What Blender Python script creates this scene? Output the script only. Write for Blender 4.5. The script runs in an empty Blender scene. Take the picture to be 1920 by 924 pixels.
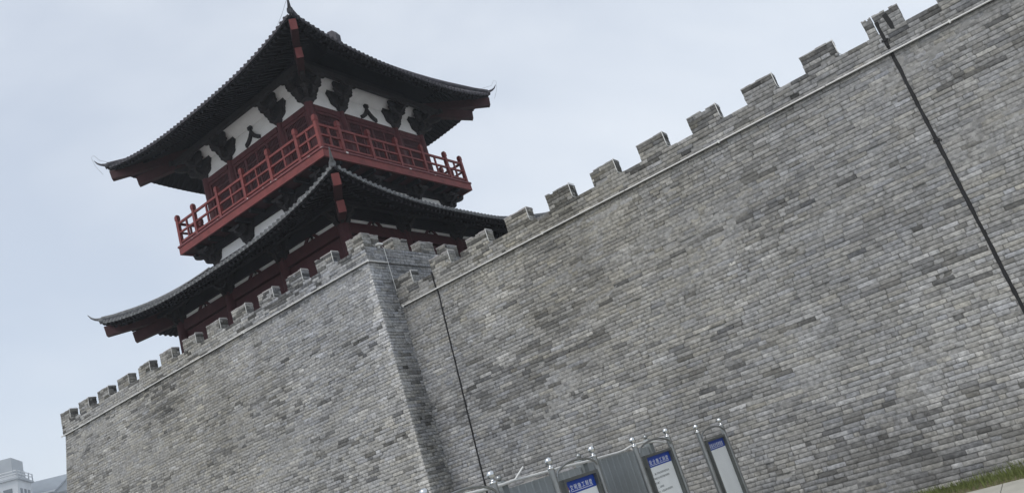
import bpy, math, random
import numpy as np
from mathutils import Vector, Matrix
R = math.radians
random.seed(7)
rng = np.random.default_rng(11)
scene = bpy.context.scene
col = scene.collection

# ------------------------------------------------------------------ camera
FW = Vector((-0.48049713, 0.82841729, 0.28783207))
RT = Vector((0.77753391, 0.55421889, -0.29712361))
UP = Vector((0.40566431, -0.08103216, 0.91042312))
EYE = Vector((0, 0, 1.91))
cd = bpy.data.cameras.new('camera'); cam = bpy.data.objects.new('camera', cd); col.objects.link(cam)
cd.sensor_width = 36; cd.sensor_fit = 'HORIZONTAL'; cd.lens = 36 * 1492.83 / 1920
cd.clip_start = .05; cd.clip_end = 3000
M = Matrix.Identity(4)
for i in range(3): M[i][0] = RT[i]; M[i][1] = UP[i]; M[i][2] = -FW[i]; M[i][3] = EYE[i]
cam.matrix_world = M
scene.camera = cam

# ------------------------------------------------------------------ sky, sun, exposure
SUN_EL, SUN_AZ = R(52), R(190)          # azimuth clockwise from +Y
world = bpy.data.worlds.new('World'); scene.world = world; world.use_nodes = True
nt = world.node_tree; nt.nodes.clear()
out = nt.nodes.new('ShaderNodeOutputWorld'); bg = nt.nodes.new('ShaderNodeBackground')
sky = nt.nodes.new('ShaderNodeTexSky'); sky.sky_type = 'NISHITA'; sky.sun_disc = False
sky.sun_elevation = SUN_EL; sky.sun_rotation = SUN_AZ; sky.air_density = 1.0; sky.dust_density = .5; sky.ozone_density = 1.0
tc = nt.nodes.new('ShaderNodeTexCoord')
nz = nt.nodes.new('ShaderNodeTexNoise'); nz.inputs['Scale'].default_value = 1.1; nz.inputs['Detail'].default_value = 5; nz.inputs['Roughness'].default_value = .5; nz.inputs['Distortion'].default_value = .4
mp = nt.nodes.new('ShaderNodeMapping'); mp.inputs['Scale'].default_value = (1, 1, 2.2); mp.inputs['Location'].default_value = (.35, .1, .2)
cr = nt.nodes.new('ShaderNodeValToRGB')
cr.color_ramp.elements[0].position = .36; cr.color_ramp.elements[0].color = (.55, .55, .55, 1)
cr.color_ramp.elements[1].position = .64; cr.color_ramp.elements[1].color = (.95, .95, .95, 1)
mix = nt.nodes.new('ShaderNodeMix'); mix.data_type = 'RGBA'
mix.inputs['B'].default_value = (6.25, 6.6, 7.05, 1)      # thin veil of high cloud
nt.links.new(tc.outputs['Generated'], mp.inputs['Vector']); nt.links.new(mp.outputs['Vector'], nz.inputs['Vector'])
nt.links.new(nz.outputs['Fac'], cr.inputs['Fac']); nt.links.new(cr.outputs['Color'], mix.inputs['Factor'])
nt.links.new(sky.outputs['Color'], mix.inputs['A']); nt.links.new(mix.outputs['Result'], bg.inputs['Color'])
bg.inputs['Strength'].default_value = .125
nt.links.new(bg.outputs['Background'], out.inputs['Surface'])
sd = bpy.data.lights.new('sun', 'SUN'); sun = bpy.data.objects.new('sun', sd); col.objects.link(sun)
sd.energy = 1.7; sd.angle = R(25); sd.color = (1, .95, .88)
sdir = Vector((math.sin(SUN_AZ) * math.cos(SUN_EL), math.cos(SUN_AZ) * math.cos(SUN_EL), math.sin(SUN_EL)))
sun.rotation_euler = sdir.to_track_quat('Z', 'Y').to_euler()
sun.location = (-20, -20, 40)
vs = scene.view_settings
vs.view_transform = 'Standard'; vs.look = 'None'; vs.exposure = 0.25; vs.gamma = 1.0; vs.use_curve_mapping = False
cy = scene.cycles
cy.use_denoising = True; cy.max_bounces = 6; cy.diffuse_bounces = 3; cy.glossy_bounces = 3; cy.transmission_bounces = 2; cy.volume_bounces = 0
cy.use_adaptive_sampling = False

# ------------------------------------------------------------------ materials
def mat(name, c, rough=.8, metal=0., var=.25, scale=6., bump=.0, bscale=40., spec=.3, attr=None, fleck=None, c2=None, streak=None, weather=0):
    """procedural surface: base colour broken up by noise in object space, optional fine relief"""
    m = bpy.data.materials.new(name); m.use_nodes = True
    t = m.node_tree; n = t.nodes; l = t.links
    b = n['Principled BSDF']; b.inputs['Roughness'].default_value = rough; b.inputs['Metallic'].default_value = metal
    b.inputs['Specular IOR Level'].default_value = spec
    geo = n.new('ShaderNodeNewGeometry')
    vec = geo.outputs['Position']
    if streak:
        mm = n.new('ShaderNodeMapping'); mm.inputs['Scale'].default_value = streak; l.new(vec, mm.inputs['Vector']); vec2 = mm.outputs['Vector']
    else: vec2 = vec
    nz = n.new('ShaderNodeTexNoise'); nz.inputs['Scale'].default_value = scale; nz.inputs['Detail'].default_value = 5; nz.inputs['Roughness'].default_value = .62
    l.new(vec2, nz.inputs['Vector'])
    mr = n.new('ShaderNodeMapRange'); mr.inputs['From Min'].default_value = .25; mr.inputs['From Max'].default_value = .75
    mr.inputs['To Min'].default_value = 1 - var; mr.inputs['To Max'].default_value = 1 + var
    l.new(nz.outputs['Fac'], mr.inputs['Value'])
    mx = n.new('ShaderNodeMix'); mx.data_type = 'RGBA'; mx.blend_type = 'MULTIPLY'; mx.inputs['Factor'].default_value = 1
    if attr:
        a = n.new('ShaderNodeAttribute'); a.attribute_name = attr; src = a.outputs['Color']
        l.new(src, mx.inputs['A'])
    elif c2:
        nb = n.new('ShaderNodeTexNoise'); nb.inputs['Scale'].default_value = scale * .3; nb.inputs['Detail'].default_value = 3
        l.new(vec, nb.inputs['Vector'])
        m2 = n.new('ShaderNodeMix'); m2.data_type = 'RGBA'; m2.inputs['A'].default_value = (*c, 1); m2.inputs['B'].default_value = (*c2, 1)
        l.new(nb.outputs['Fac'], m2.inputs['Factor']); l.new(m2.outputs['Result'], mx.inputs['A'])
    else: mx.inputs['A'].default_value = (*c, 1)
    if weather:
        nw = n.new('ShaderNodeTexNoise'); nw.inputs['Scale'].default_value = .55; nw.inputs['Detail'].default_value = 6; nw.inputs['Roughness'].default_value = .6
        mw = n.new('ShaderNodeMapping'); mw.inputs['Scale'].default_value = (1.5, 1.5, .8); l.new(vec, mw.inputs['Vector']); l.new(mw.outputs['Vector'], nw.inputs['Vector'])
        rw = n.new('ShaderNodeMapRange'); rw.inputs['From Min'].default_value = .3; rw.inputs['From Max'].default_value = .7; rw.inputs['To Min'].default_value = 1 - weather; rw.inputs['To Max'].default_value = 1 + weather * .6
        l.new(nw.outputs['Fac'], rw.inputs['Value'])
        mu = n.new('ShaderNodeMath'); mu.operation = 'MULTIPLY'; l.new(mr.outputs['Result'], mu.inputs[0]); l.new(rw.outputs['Result'], mu.inputs[1])
        ns = n.new('ShaderNodeTexNoise'); ns.inputs['Scale'].default_value = 1.0; ns.inputs['Detail'].default_value = 4
        ms = n.new('ShaderNodeMapping'); ms.inputs['Scale'].default_value = (3.2, 3.2, .16); l.new(vec, ms.inputs['Vector']); l.new(ms.outputs['Vector'], ns.inputs['Vector'])
        rs = n.new('ShaderNodeMapRange'); rs.inputs['From Min'].default_value = .52; rs.inputs['From Max'].default_value = .70; rs.inputs['To Min'].default_value = 1; rs.inputs['To Max'].default_value = .90
        l.new(ns.outputs['Fac'], rs.inputs['Value'])
        mv = n.new('ShaderNodeMath'); mv.operation = 'MULTIPLY'; l.new(mu.outputs['Value'], mv.inputs[0]); l.new(rs.outputs['Result'], mv.inputs[1])
        l.new(mv.outputs['Value'], mx.inputs['B'])
    else: l.new(mr.outputs['Result'], mx.inputs['B'])
    res = mx.outputs['Result']
    if fleck:
        fs, ft, fc = fleck
        nf = n.new('ShaderNodeTexNoise'); nf.inputs['Scale'].default_value = fs; nf.inputs['Detail'].default_value = 3
        l.new(vec, nf.inputs['Vector'])
        rf = n.new('ShaderNodeMapRange'); rf.inputs['From Min'].default_value = ft; rf.inputs['From Max'].default_value = ft + .04
        l.new(nf.outputs['Fac'], rf.inputs['Value'])
        mf = n.new('ShaderNodeMix'); mf.data_type = 'RGBA'; mf.inputs['B'].default_value = (*fc, 1)
        l.new(rf.outputs['Result'], mf.inputs['Factor']); l.new(res, mf.inputs['A']); res = mf.outputs['Result']
    l.new(res, b.inputs['Base Color'])
    if bump:
        nb = n.new('ShaderNodeTexNoise'); nb.inputs['Scale'].default_value = bscale; nb.inputs['Detail'].default_value = 4
        l.new(vec, nb.inputs['Vector'])
        bp = n.new('ShaderNodeBump'); bp.inputs['Strength'].default_value = bump; bp.inputs['Distance'].default_value = .01
        l.new(nb.outputs['Fac'], bp.inputs['Height']); l.new(bp.outputs['Normal'], b.inputs['Normal'])
    return m

MT = dict(
    brick=mat('grey_brick', (1, 1, 1), .92, var=.52, scale=15, bump=.7, bscale=55, attr='tone', spec=.15, weather=.22, fleck=(17, .655, (.18, .18, .175))),
    mortar=mat('old_mortar', (.235, .235, .23), .95, var=.34, scale=9, bump=.6, bscale=40, c2=(.29, .285, .275), weather=.22),
    coping=mat('coping_mortar', (.30, .285, .28), .9, var=.3, scale=10, bump=.4),
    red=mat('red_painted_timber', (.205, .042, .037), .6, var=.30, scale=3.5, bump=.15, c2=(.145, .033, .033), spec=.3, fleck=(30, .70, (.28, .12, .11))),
    redworn=mat('worn_red_board', (.155, .042, .046), .6, var=.25, scale=5, bump=.2, fleck=(4.2, .66, (.62, .58, .55))),
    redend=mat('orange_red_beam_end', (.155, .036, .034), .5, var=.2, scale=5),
    beamred=mat('dark_red_beam', (.048, .016, .018), .7, var=.25, scale=4),  # corner beams, a darker red than their end faces
    midred=mat('shaded_bay_red_timber', (.095, .024, .027), .65, var=.3, scale=4, c2=(.075, .021, .024)),  # darker copy of the red timber, shade of the bays put into its colour
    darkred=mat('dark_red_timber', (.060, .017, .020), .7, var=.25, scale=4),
    darkwood=mat('dark_brown_bracket', (.028, .024, .025), .8, var=.3, scale=7, bump=.2),
    rafter=mat('blackened_rafter', (.014, .012, .015), .85, var=.3, scale=6),
    tile=mat('dark_grey_roof_tile', (.052, .056, .060), .75, var=.4, scale=8, bump=.3, c2=(.085, .074, .09)),
    tileend=mat('grey_eave_tile', (.12, .125, .13), .7, var=.45, scale=10, c2=(.19, .195, .20)),  # grey lifted to put sky light on the tiles into the colour
    plaster=mat('white_lime_plaster', (.88, .87, .86), .9, var=.08, scale=2.5, c2=(.82, .81, .81), bump=.1),
    pipe=mat('white_plastic_pipe', (.66, .66, .64), .5, var=.12, scale=5),
    black=mat('black_joint_rubber', (.012, .012, .013), .7, var=.3, scale=8),
    steel=mat('stainless_steel', (.62, .63, .63), .16, metal=1, var=.06, scale=6),
    steel2=mat('brushed_steel_post', (.30, .31, .31), .30, metal=.85, var=.15, scale=9),
    frame=mat('aluminium_frame', (.15, .157, .15), .45, metal=.5, var=.15, scale=8),
    blue=mat('blue_printed_header', (.014, .055, .34), .45, var=.10, scale=3),
    board=mat('white_printed_panel', (.85, .87, .87), .45, var=.06, scale=2),
    ink=mat('grey_print', (.22, .23, .23), .7, var=.1),
    whiteink=mat('white_print', (.80, .82, .84), .6, var=.04),
    logored=mat('red_print', (.45, .12, .10), .6, var=.1),
    sheet=mat('grey_painted_sheet', (.34, .365, .375), .45, metal=.1, var=.06, scale=2.2, streak=(1, 6, .7), c2=(.30, .325, .335)),
    sheetpost=mat('dark_grey_hoarding_post', (.20, .22, .225), .5, metal=.2, var=.2, scale=5),
    pave=mat('pale_concrete_paving', (.43, .42, .37), .9, var=.14, scale=3, bump=.3, bscale=60, c2=(.38, .37, .33)),
    soil=mat('dry_soil', (.16, .13, .085), .95, var=.4, scale=6, bump=.6, bscale=25, c2=(.10, .10, .05)),
    earth=mat('grey_gravelly_ground', (.31, .305, .29), .95, var=.3, scale=1.5, c2=(.25, .25, .235)),
    grass=mat('green_grass', (.085, .115, .036), .75, var=.45, scale=7, c2=(.15, .17, .05)),
    conc=mat('haze_paled_render_wall', (.60, .62, .64), .9, var=.10, scale=.2),  # far walls and roof: paleness of the haze is put into these colours
    conc2=mat('haze_paled_stone_wall', (.36, .385, .41), .9, var=.14, scale=.2),
    farroof=mat('haze_paled_slate_roof', (.22, .25, .285), .8, var=.15, scale=.3),
    glass=mat('dark_window_glass', (.07, .085, .10), .2, var=.2, scale=.3, spec=.5),
    whitetrim=mat('white_trim', (.66, .67, .68), .8, var=.05, scale=.5),
    leaf=mat('tree_leaf', (.055, .085, .030), .7, var=.4, scale=2),
    bark=mat('tree_bark', (.10, .08, .06), .9, var=.3, scale=8),
)

# ------------------------------------------------------------------ helpers
WO = {}                                            # world origin of every object that parents others
def place(o, parent, origin):
    o.location = Vector(origin) - (WO[parent.name] if parent else Vector((0, 0, 0)))
    if parent: o.parent = parent
    WO[o.name] = Vector(origin)
def tag(o, label=None, cat=None, group=None, kind=None):
    for k, v in (('label', label), ('category', cat), ('group', group), ('kind', kind)):
        if v: o[k] = v
    return o
def thing(name, loc, label, cat, group=None):
    o = bpy.data.objects.new(name, None); o.empty_display_size = .3; col.objects.link(o); place(o, None, loc)
    return tag(o, label, cat, group)

class MB:
    """collects shapes in world coordinates (or local ones for shared meshes)"""
    def __init__(s): s.v = []; s.f = []; s.smooth = []
    def add(s, vs, fs, smooth=False):
        k = len(s.v); s.v += [tuple(p) for p in vs]; s.f += [tuple(i + k for i in f) for f in fs]; s.smooth += [smooth] * len(fs)
    def hexa(s, b, t):                                # bottom 4, top 4 corners, both counter-clockwise from above
        s.add(list(b) + list(t), [(3, 2, 1, 0), (4, 5, 6, 7), (0, 1, 5, 4), (1, 2, 6, 5), (2, 3, 7, 6), (3, 0, 4, 7)])
    def box(s, x0, x1, y0, y1, z0, z1):
        q = [(x0, y0), (x1, y0), (x1, y1), (x0, y1)]
        s.hexa([(a, b, z0) for a, b in q], [(a, b, z1) for a, b in q])
    def cbox(s, c, X, Y, Z, sx, sy, sz, bev=0):       # box centred at c along unit axes
        c = Vector(c); X = Vector(X) * sx / 2; Y = Vector(Y) * sy / 2; Z = Vector(Z) * sz / 2
        q = [(-1, -1), (1, -1), (1, 1), (-1, 1)]
        s.hexa([c + X * a + Y * b - Z for a, b in q], [c + X * a + Y * b + Z for a, b in q])
    def bar(s, a, b, w, h, up=(0, 0, 1)):             # rectangular bar from a to b
        a = Vector(a); b = Vector(b); d = (b - a); L = d.length; d.normalize()
        side = d.cross(Vector(up)).normalized(); u = side.cross(d)
        s.cbox((a + b) / 2, d, side, u, L, w, h)
    def prism(s, prof, O, A, B, N, th):               # profile (a,b) in plane A,B through O, thickness th along N
        O = Vector(O); A = Vector(A); B = Vector(B); N = Vector(N); n = len(prof)
        v = [O + A * a + B * b - N * th / 2 for a, b in prof] + [O + A * a + B * b + N * th / 2 for a, b in prof]
        s.add(v, [tuple(range(n - 1, -1, -1)), tuple(range(n, 2 * n))] + [(i, (i + 1) % n, n + (i + 1) % n, n + i) for i in range(n)])
    def tube(s, path, r, n=8, cap=True, smooth=True):
        path = [Vector(p) for p in path]; rs = r if isinstance(r, (list, tuple)) else [r] * len(path)
        vs = []; prev = None
        for i, p in enumerate(path):
            d = (path[min(i + 1, len(path) - 1)] - path[max(i - 1, 0)]).normalized()
            if prev is None:
                ref = Vector((0, 0, 1)) if abs(d.z) < .9 else Vector((1, 0, 0)); a = d.cross(ref).normalized()
            else: a = (prev - d * prev.dot(d)).normalized()
            prev = a; b = d.cross(a)
            vs += [p + (a * math.cos(2 * math.pi * k / n) + b * math.sin(2 * math.pi * k / n)) * rs[i] for k in range(n)]
        fs = [(i * n + k, i * n + (k + 1) % n, (i + 1) * n + (k + 1) % n, (i + 1) * n + k) for i in range(len(path) - 1) for k in range(n)]
        s.add(vs, fs, smooth)
        if cap:
            m = (len(path) - 1) * n
            s.add(vs[:n], [tuple(range(n - 1, -1, -1))]); s.add(vs[m:], [tuple(range(n))])
    def lathe(s, c, prof, n=20, smooth=True):         # profile (r,z) about a vertical axis through c
        c = Vector(c); vs = []
        for r, z in prof: vs += [c + Vector((r * math.cos(2 * math.pi * k / n), r * math.sin(2 * math.pi * k / n), z)) for k in range(n)]
        fs = [(i * n + k, i * n + (k + 1) % n, (i + 1) * n + (k + 1) % n, (i + 1) * n + k) for i in range(len(prof) - 1) for k in range(n)]
        s.add(vs, fs, smooth)
    def mesh(s, name, m, origin=(0, 0, 0)):
        me = bpy.data.meshes.new(name); o = Vector(origin)
        me.from_pydata([tuple(Vector(p) - o) for p in s.v], [], s.f); me.update()
        if any(s.smooth): me.polygons.foreach_set('use_smooth', s.smooth)
        me.materials.append(m); return me
    def build(s, name, m, parent=None, origin=None):
        if origin is None:
            a = np.array([tuple(p) for p in s.v]); lo, hi = a.min(0), a.max(0)
            origin = ((lo[0] + hi[0]) / 2, (lo[1] + hi[1]) / 2, lo[2])
        o = bpy.data.objects.new(name, s.mesh(name, MT[m] if isinstance(m, str) else m, origin)); col.objects.link(o)
        place(o, parent, origin); return o
def inst(name, me, loc, rotz=0, parent=None):
    o = bpy.data.objects.new(name, me); col.objects.link(o); place(o, parent, loc); o.rotation_euler = (0, 0, rotz); return o
def arc(pts_n, fn): return [fn(i / (pts_n - 1)) for i in range(pts_n)]

# ------------------------------------------------------------------ brick laying
class Noise2:
    def __init__(s, seed, fu, fv, n=14):
        r = np.random.default_rng(seed); s.k = r.normal(size=(n, 2)) * [fu, fv]; s.p = r.uniform(0, 6.28, n); s.n = n
    def __call__(s, u, v): return np.sin(np.asarray(u)[..., None] * s.k[:, 0] + np.asarray(v)[..., None] * s.k[:, 1] + s.p).sum(-1) / math.sqrt(s.n / 2)
N_dark = Noise2(3, .7, 4.2); N_val = Noise2(5, .45, .9); N_hue = Noise2(8, .28, .35); N_smear = Noise2(9, 1.3, 2.6); N_chaos = Noise2(13, 1.1, 2.4)
CH = .080
class Face:
    """a flat brick face: origin, along, up-the-face, outward"""
    def __init__(s, O, U, V, N): s.O = np.array(O, float); s.U = np.array(U, float); s.V = np.array(V, float); s.N = np.array(N, float)
def lay(face, v0, v1, left, right, off=(0, 0), darkfn=None, keep=None, quoin=None, base=.262, warm=.85):
    """courses between v0 and v1; returns an array of bricks u0,u1,v0,v1,proud,gap,r,g,b"""
    outb = []; nrow = max(1, round((v1 - v0) / CH)); ch = (v1 - v0) / nrow
    for j in range(nrow):
        a = v0 + j * ch; b = a + ch; vm = (a + b) / 2
        L, Rr = left(vm), right(vm); u = L - (rng.uniform(0, .3) if j % 2 else 0)
        while u < Rr - .02:
            ch_zone = float(N_chaos(u + off[0], vm + off[1]))
            q = rng.uniform()
            if ch_zone > .6 and rng.uniform() < .8: ln = rng.uniform(.08, .3)
            elif q < .68: ln = rng.normal(.352, .014)
            elif q < .88: ln = rng.normal(.172, .01)
            else: ln = rng.uniform(.19, .36)
            e = u + ln
            if Rr - e < .07: e = Rr
            s_, e_ = max(u, L), min(e, Rr)
            if e_ - s_ > .03 and (keep is None or keep((s_ + e_) / 2, vm)):
                outb.append((s_, e_, a, b))
            u = e
    B = np.array(outb); n = len(B)
    um = (B[:, 0] + B[:, 1]) / 2 + off[0]; vm = (B[:, 2] + B[:, 3]) / 2 + off[1]
    nd = N_dark(um, vm); val = base + .016 * N_val(um, vm) + rng.normal(0, .028, n)
    smear = np.clip((N_smear(um, vm) - .45) * 1.0, 0, 1)
    val = val * (1 - .5 * smear) + (base + .01 * N_val(um, vm)) * .5 * smear
    val += np.where(rng.uniform(size=n) < .10, rng.uniform(.03, .10, n), 0) * (1 - .5 * smear)
    pd = np.clip(.075 + .22 * (nd - .1), .03, .62) * (1 - .45 * smear)
    if darkfn is not None: pd = np.maximum(pd, darkfn(um - off[0], vm - off[1]))
    dk = rng.uniform(size=n) < pd
    val = np.where(dk, rng.triangular(.09, .20, .25, n) * (1 if darkfn is None else .68), val); val *= np.where(nd > .9, .93, 1)
    
    if quoin is not None:
        qm = quoin(B); val = np.where(qm, rng.uniform(.38, .47, n), val)
    val = np.clip(val, .06, .48)
    hue = N_hue(um, vm) * .50 + warm + rng.normal(0, .42, n)
    rgb = np.stack([val * (1 + .034 * hue), val * (1 + .010 * hue), val * (1.0 - .052 * hue)], 1)
    proud = rng.uniform(-.004, .007, n) * (1 - .6 * smear) + np.where(rng.uniform(size=n) < .02, -.022, 0)
    gap = rng.uniform(.0034, .0058, n) * (1 - .55 * smear)
    return np.column_stack([B, proud, gap, rgb])
RING = np.array([(0, 1, 2, 3), (0, 4, 5, 1), (1, 5, 6, 2), (2, 6, 7, 3), (3, 7, 4, 0), (4, 8, 9, 5), (5, 9, 10, 6), (6, 10, 11, 7), (7, 11, 8, 4)])
def brick_geo(face, B):
    n = len(B); u0, u1, v0, v1, pr, g = (B[:, k] for k in range(6))
    uc = np.stack([u0 + g, u1 - g, u1 - g, u0 + g], 1) + rng.normal(0, .0016, (n, 4))
    vc = np.stack([v0 + g, v0 + g, v1 - g, v1 - g], 1) + rng.normal(0, .0014, (n, 4))
    cu = uc.mean(1, keepdims=True); cv = vc.mean(1, keepdims=True)
    c = rng.uniform(.0015, .0032, (n, 1))
    ui = uc - np.sign(uc - cu) * c; vi = vc - np.sign(vc - cv) * c
    P = np.empty((n, 12, 3)); p = pr[:, None]
    tilt = rng.normal(0, .0012, (n, 4))
    for k, (uu, vv, dd) in enumerate(((ui, vi, p + tilt), (uc, vc, p - c * .8), (uc, vc, p * 0 - .045))):
        P[:, 4 * k:4 * k + 4] = face.O + uu[..., None] * face.U + vv[..., None] * face.V + (dd + 0 * uu)[..., None] * face.N
    return P
FLIP = {}
def brick_mesh(name, Ps, Ts, origin, flip):
    P = np.concatenate(Ps); T = np.concatenate(Ts); n = len(P)
    ring = RING[:, ::-1] if flip else RING
    F = (ring[None] + (np.arange(n) * 12)[:, None, None]).reshape(-1, 4)
    me = bpy.data.meshes.new(name); me.vertices.add(n * 12); me.vertices.foreach_set('co', (P.reshape(-1, 3) - np.array(origin)).ravel())
    me.loops.add(F.size); me.loops.foreach_set('vertex_index', F.ravel().astype(np.int32))
    me.polygons.add(len(F)); me.polygons.foreach_set('loop_start', (np.arange(len(F)) * 4).astype(np.int32))
    me.update(calc_edges=True); me.validate()
    at = me.attributes.new('tone', 'FLOAT_COLOR', 'POINT')
    at.data.foreach_set('color', np.column_stack([np.repeat(T, 12, 0), np.ones(n * 12)]).ravel())
    me.materials.append(MT['brick']); return me
def px(P):                                           # where a point falls in the 1920 x 924 picture
    d = P - np.array(EYE); z = d @ np.array(FW)
    return np.stack([960 + 1492.83 * (d @ np.array(RT)) / z, 462 - 1492.83 * (d @ np.array(UP)) / z], -1)
def brickwork(parent, parts, name='brickwork', singles=0):
    """parts: list of (face, bricks). The largest ones in view become objects, the rest one joined part."""
    Ps = [brick_geo(f, b) for f, b in parts]; P = np.concatenate(Ps); T = np.concatenate([b[:, 6:9] for f, b in parts])
    pick = np.zeros(len(P), bool)
    if singles:
        q = px(P[:, :4]); x, y = q[..., 0], q[..., 1]
        area = .5 * np.abs(sum(x[:, i] * y[:, (i + 1) % 4] - x[:, (i + 1) % 4] * y[:, i] for i in range(4)))
        ok = ((x > 6) & (x < 1914) & (y > 6) & (y < 918)).all(1)
        idx = np.argsort(-np.where(ok, area, 0))[:singles]; pick[idx] = True
        for i in idx:
            c = P[i].mean(0); me = brick_mesh('brick', [P[i:i + 1]], [T[i:i + 1]], c, False)
            o = bpy.data.objects.new('brick', me); col.objects.link(o); place(o, parent, c)
    o0 = WO[parent.name]
    o = bpy.data.objects.new(name, brick_mesh(name, [P[~pick]], [T[~pick]], o0, False)); col.objects.link(o); place(o, parent, o0)
    tag(o, kind='stuff'); return o

N_hf = Noise2(21, 16, 26, 30)
def mortar_sheet(parent, face, v0, v1, left, right, off, step=.05):
    """the bedding mortar between the bricks: recessed in the joints, smeared flush over them in places"""
    nv = max(2, round((v1 - v0) / step)); V = np.linspace(v0, v1, nv + 1); wmax = max(right(v0) - left(v0), right(v1) - left(v1)); nu = max(2, round(wmax / step))
    T = np.linspace(0, 1, nu + 1); L = np.array([left(v) for v in V]); Rr = np.array([right(v) for v in V])
    Ug = L[:, None] + (Rr - L)[:, None] * T[None]; Vg = np.repeat(V[:, None], nu + 1, 1)
    sm_ = np.clip((N_smear(Ug + off[0], Vg + off[1]) - .45), 0, 1.1)
    d = -.026 + .033 * np.clip(sm_ * .55 + .30 * N_hf(Ug, Vg) - .12, 0, 1)
    P = face.O + Ug[..., None] * face.U + Vg[..., None] * face.V + d[..., None] * face.N
    i = np.arange(nv)[:, None] * (nu + 1) + np.arange(nu)[None]; i = i.ravel()
    F = np.stack([i, i + 1, i + nu + 2, i + nu + 1], 1)
    o0 = WO[parent.name]; P = P.reshape(-1, 3) - np.array(o0)
    me = bpy.data.meshes.new('mortar'); me.vertices.add(len(P)); me.vertices.foreach_set('co', P.ravel()); me.loops.add(F.size); me.loops.foreach_set('vertex_index', F.ravel().astype(np.int32))
    me.polygons.add(len(F)); me.polygons.foreach_set('loop_start', (np.arange(len(F)) * 4).astype(np.int32)); me.update(calc_edges=True)
    me.polygons.foreach_set('use_smooth', [True] * len(F)); me.materials.append(MT['mortar'])
    o = bpy.data.objects.new('mortar', me); col.objects.link(o); place(o, parent, o0)
# ------------------------------------------------------------------ ground
g = MB(); g.add([(-430, -420, -.03), (420, -420, -.03), (420, 430, -.03), (-430, 430, -.03)], [(0, 1, 2, 3)])
tag(g.build('ground', 'earth', origin=(0, 0, -.03)), kind='structure')
g = MB(); g.box(-13, 8, 13.73, 14.75, -.1, -.012); tag(g.build('planting_bed', 'soil', origin=(0, 14.2, -.1)), kind='structure')
g = MB()
for i in range(-12, 8):                               # concrete slabs of the walk in front of the wall
    for j in range(7):
        x0 = i * 1.5 + .1; y1 = 13.72 - j * 1.5
        g.box(x0 + .006, x0 + 1.494, y1 - 1.494, y1, -.12, .0 + random.uniform(0, .004))
tag(g.build('pavement', 'pave', origin=(0, 8, 0)), kind='structure')

# ------------------------------------------------------------------ the long wall
YM, ZC, ZB, ZT, TAN = 15.156, 7.106, 7.517, 7.879, .072
k = math.hypot(1, TAN); Vb = (0, TAN / k, 1 / k)
XW0, XW1 = -12.75, 7.6
wall = thing('city_wall', (-2, 14.7, 0), 'long grey brick city wall with crenellations filling the right side', 'city wall')
OVR = .05
fB = Face((0, YM - TAN * ZC + OVR, 0), (1, 0, 0), Vb, (0, -1 / k, TAN / k))
fP = Face((0, YM, ZC), (1, 0, 0), (0, 0, 1), (0, -1, 0))
body = lay(fB, 0, ZC * k, lambda v: XW0, lambda v: XW1, (20, 0))
par = lay(fP, 0, ZB - ZC, lambda v: XW0, lambda v: XW1, (20, 7.1), darkfn=lambda u, v: np.where((v > .33) & ((np.mod(u + 11.171, 1.2) > .6)), .62, .08))
brickwork(wall, [(fB, body), (fP, par)], singles=300)
mortar_sheet(wall, fB, 0, ZC * k, lambda v: XW0, lambda v: XW1, (20, 0))
b = MB(); i_ = .042 + OVR
b.hexa([(XW0, YM - TAN * ZC + i_, 0), (XW1, YM - TAN * ZC + i_, 0), (XW1, YM + 3.2, 0), (XW0, YM + 3.2, 0)],
       [(XW0, YM + i_, ZC), (XW1, YM + i_, ZC), (XW1, YM + 3.0, ZC), (XW0, YM + 3.0, ZC)])
b.box(XW0, XW1, YM + .024, YM + .32, ZC + .004, ZB - .004)
b.build('mortar_core', 'mortar', wall)

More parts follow.
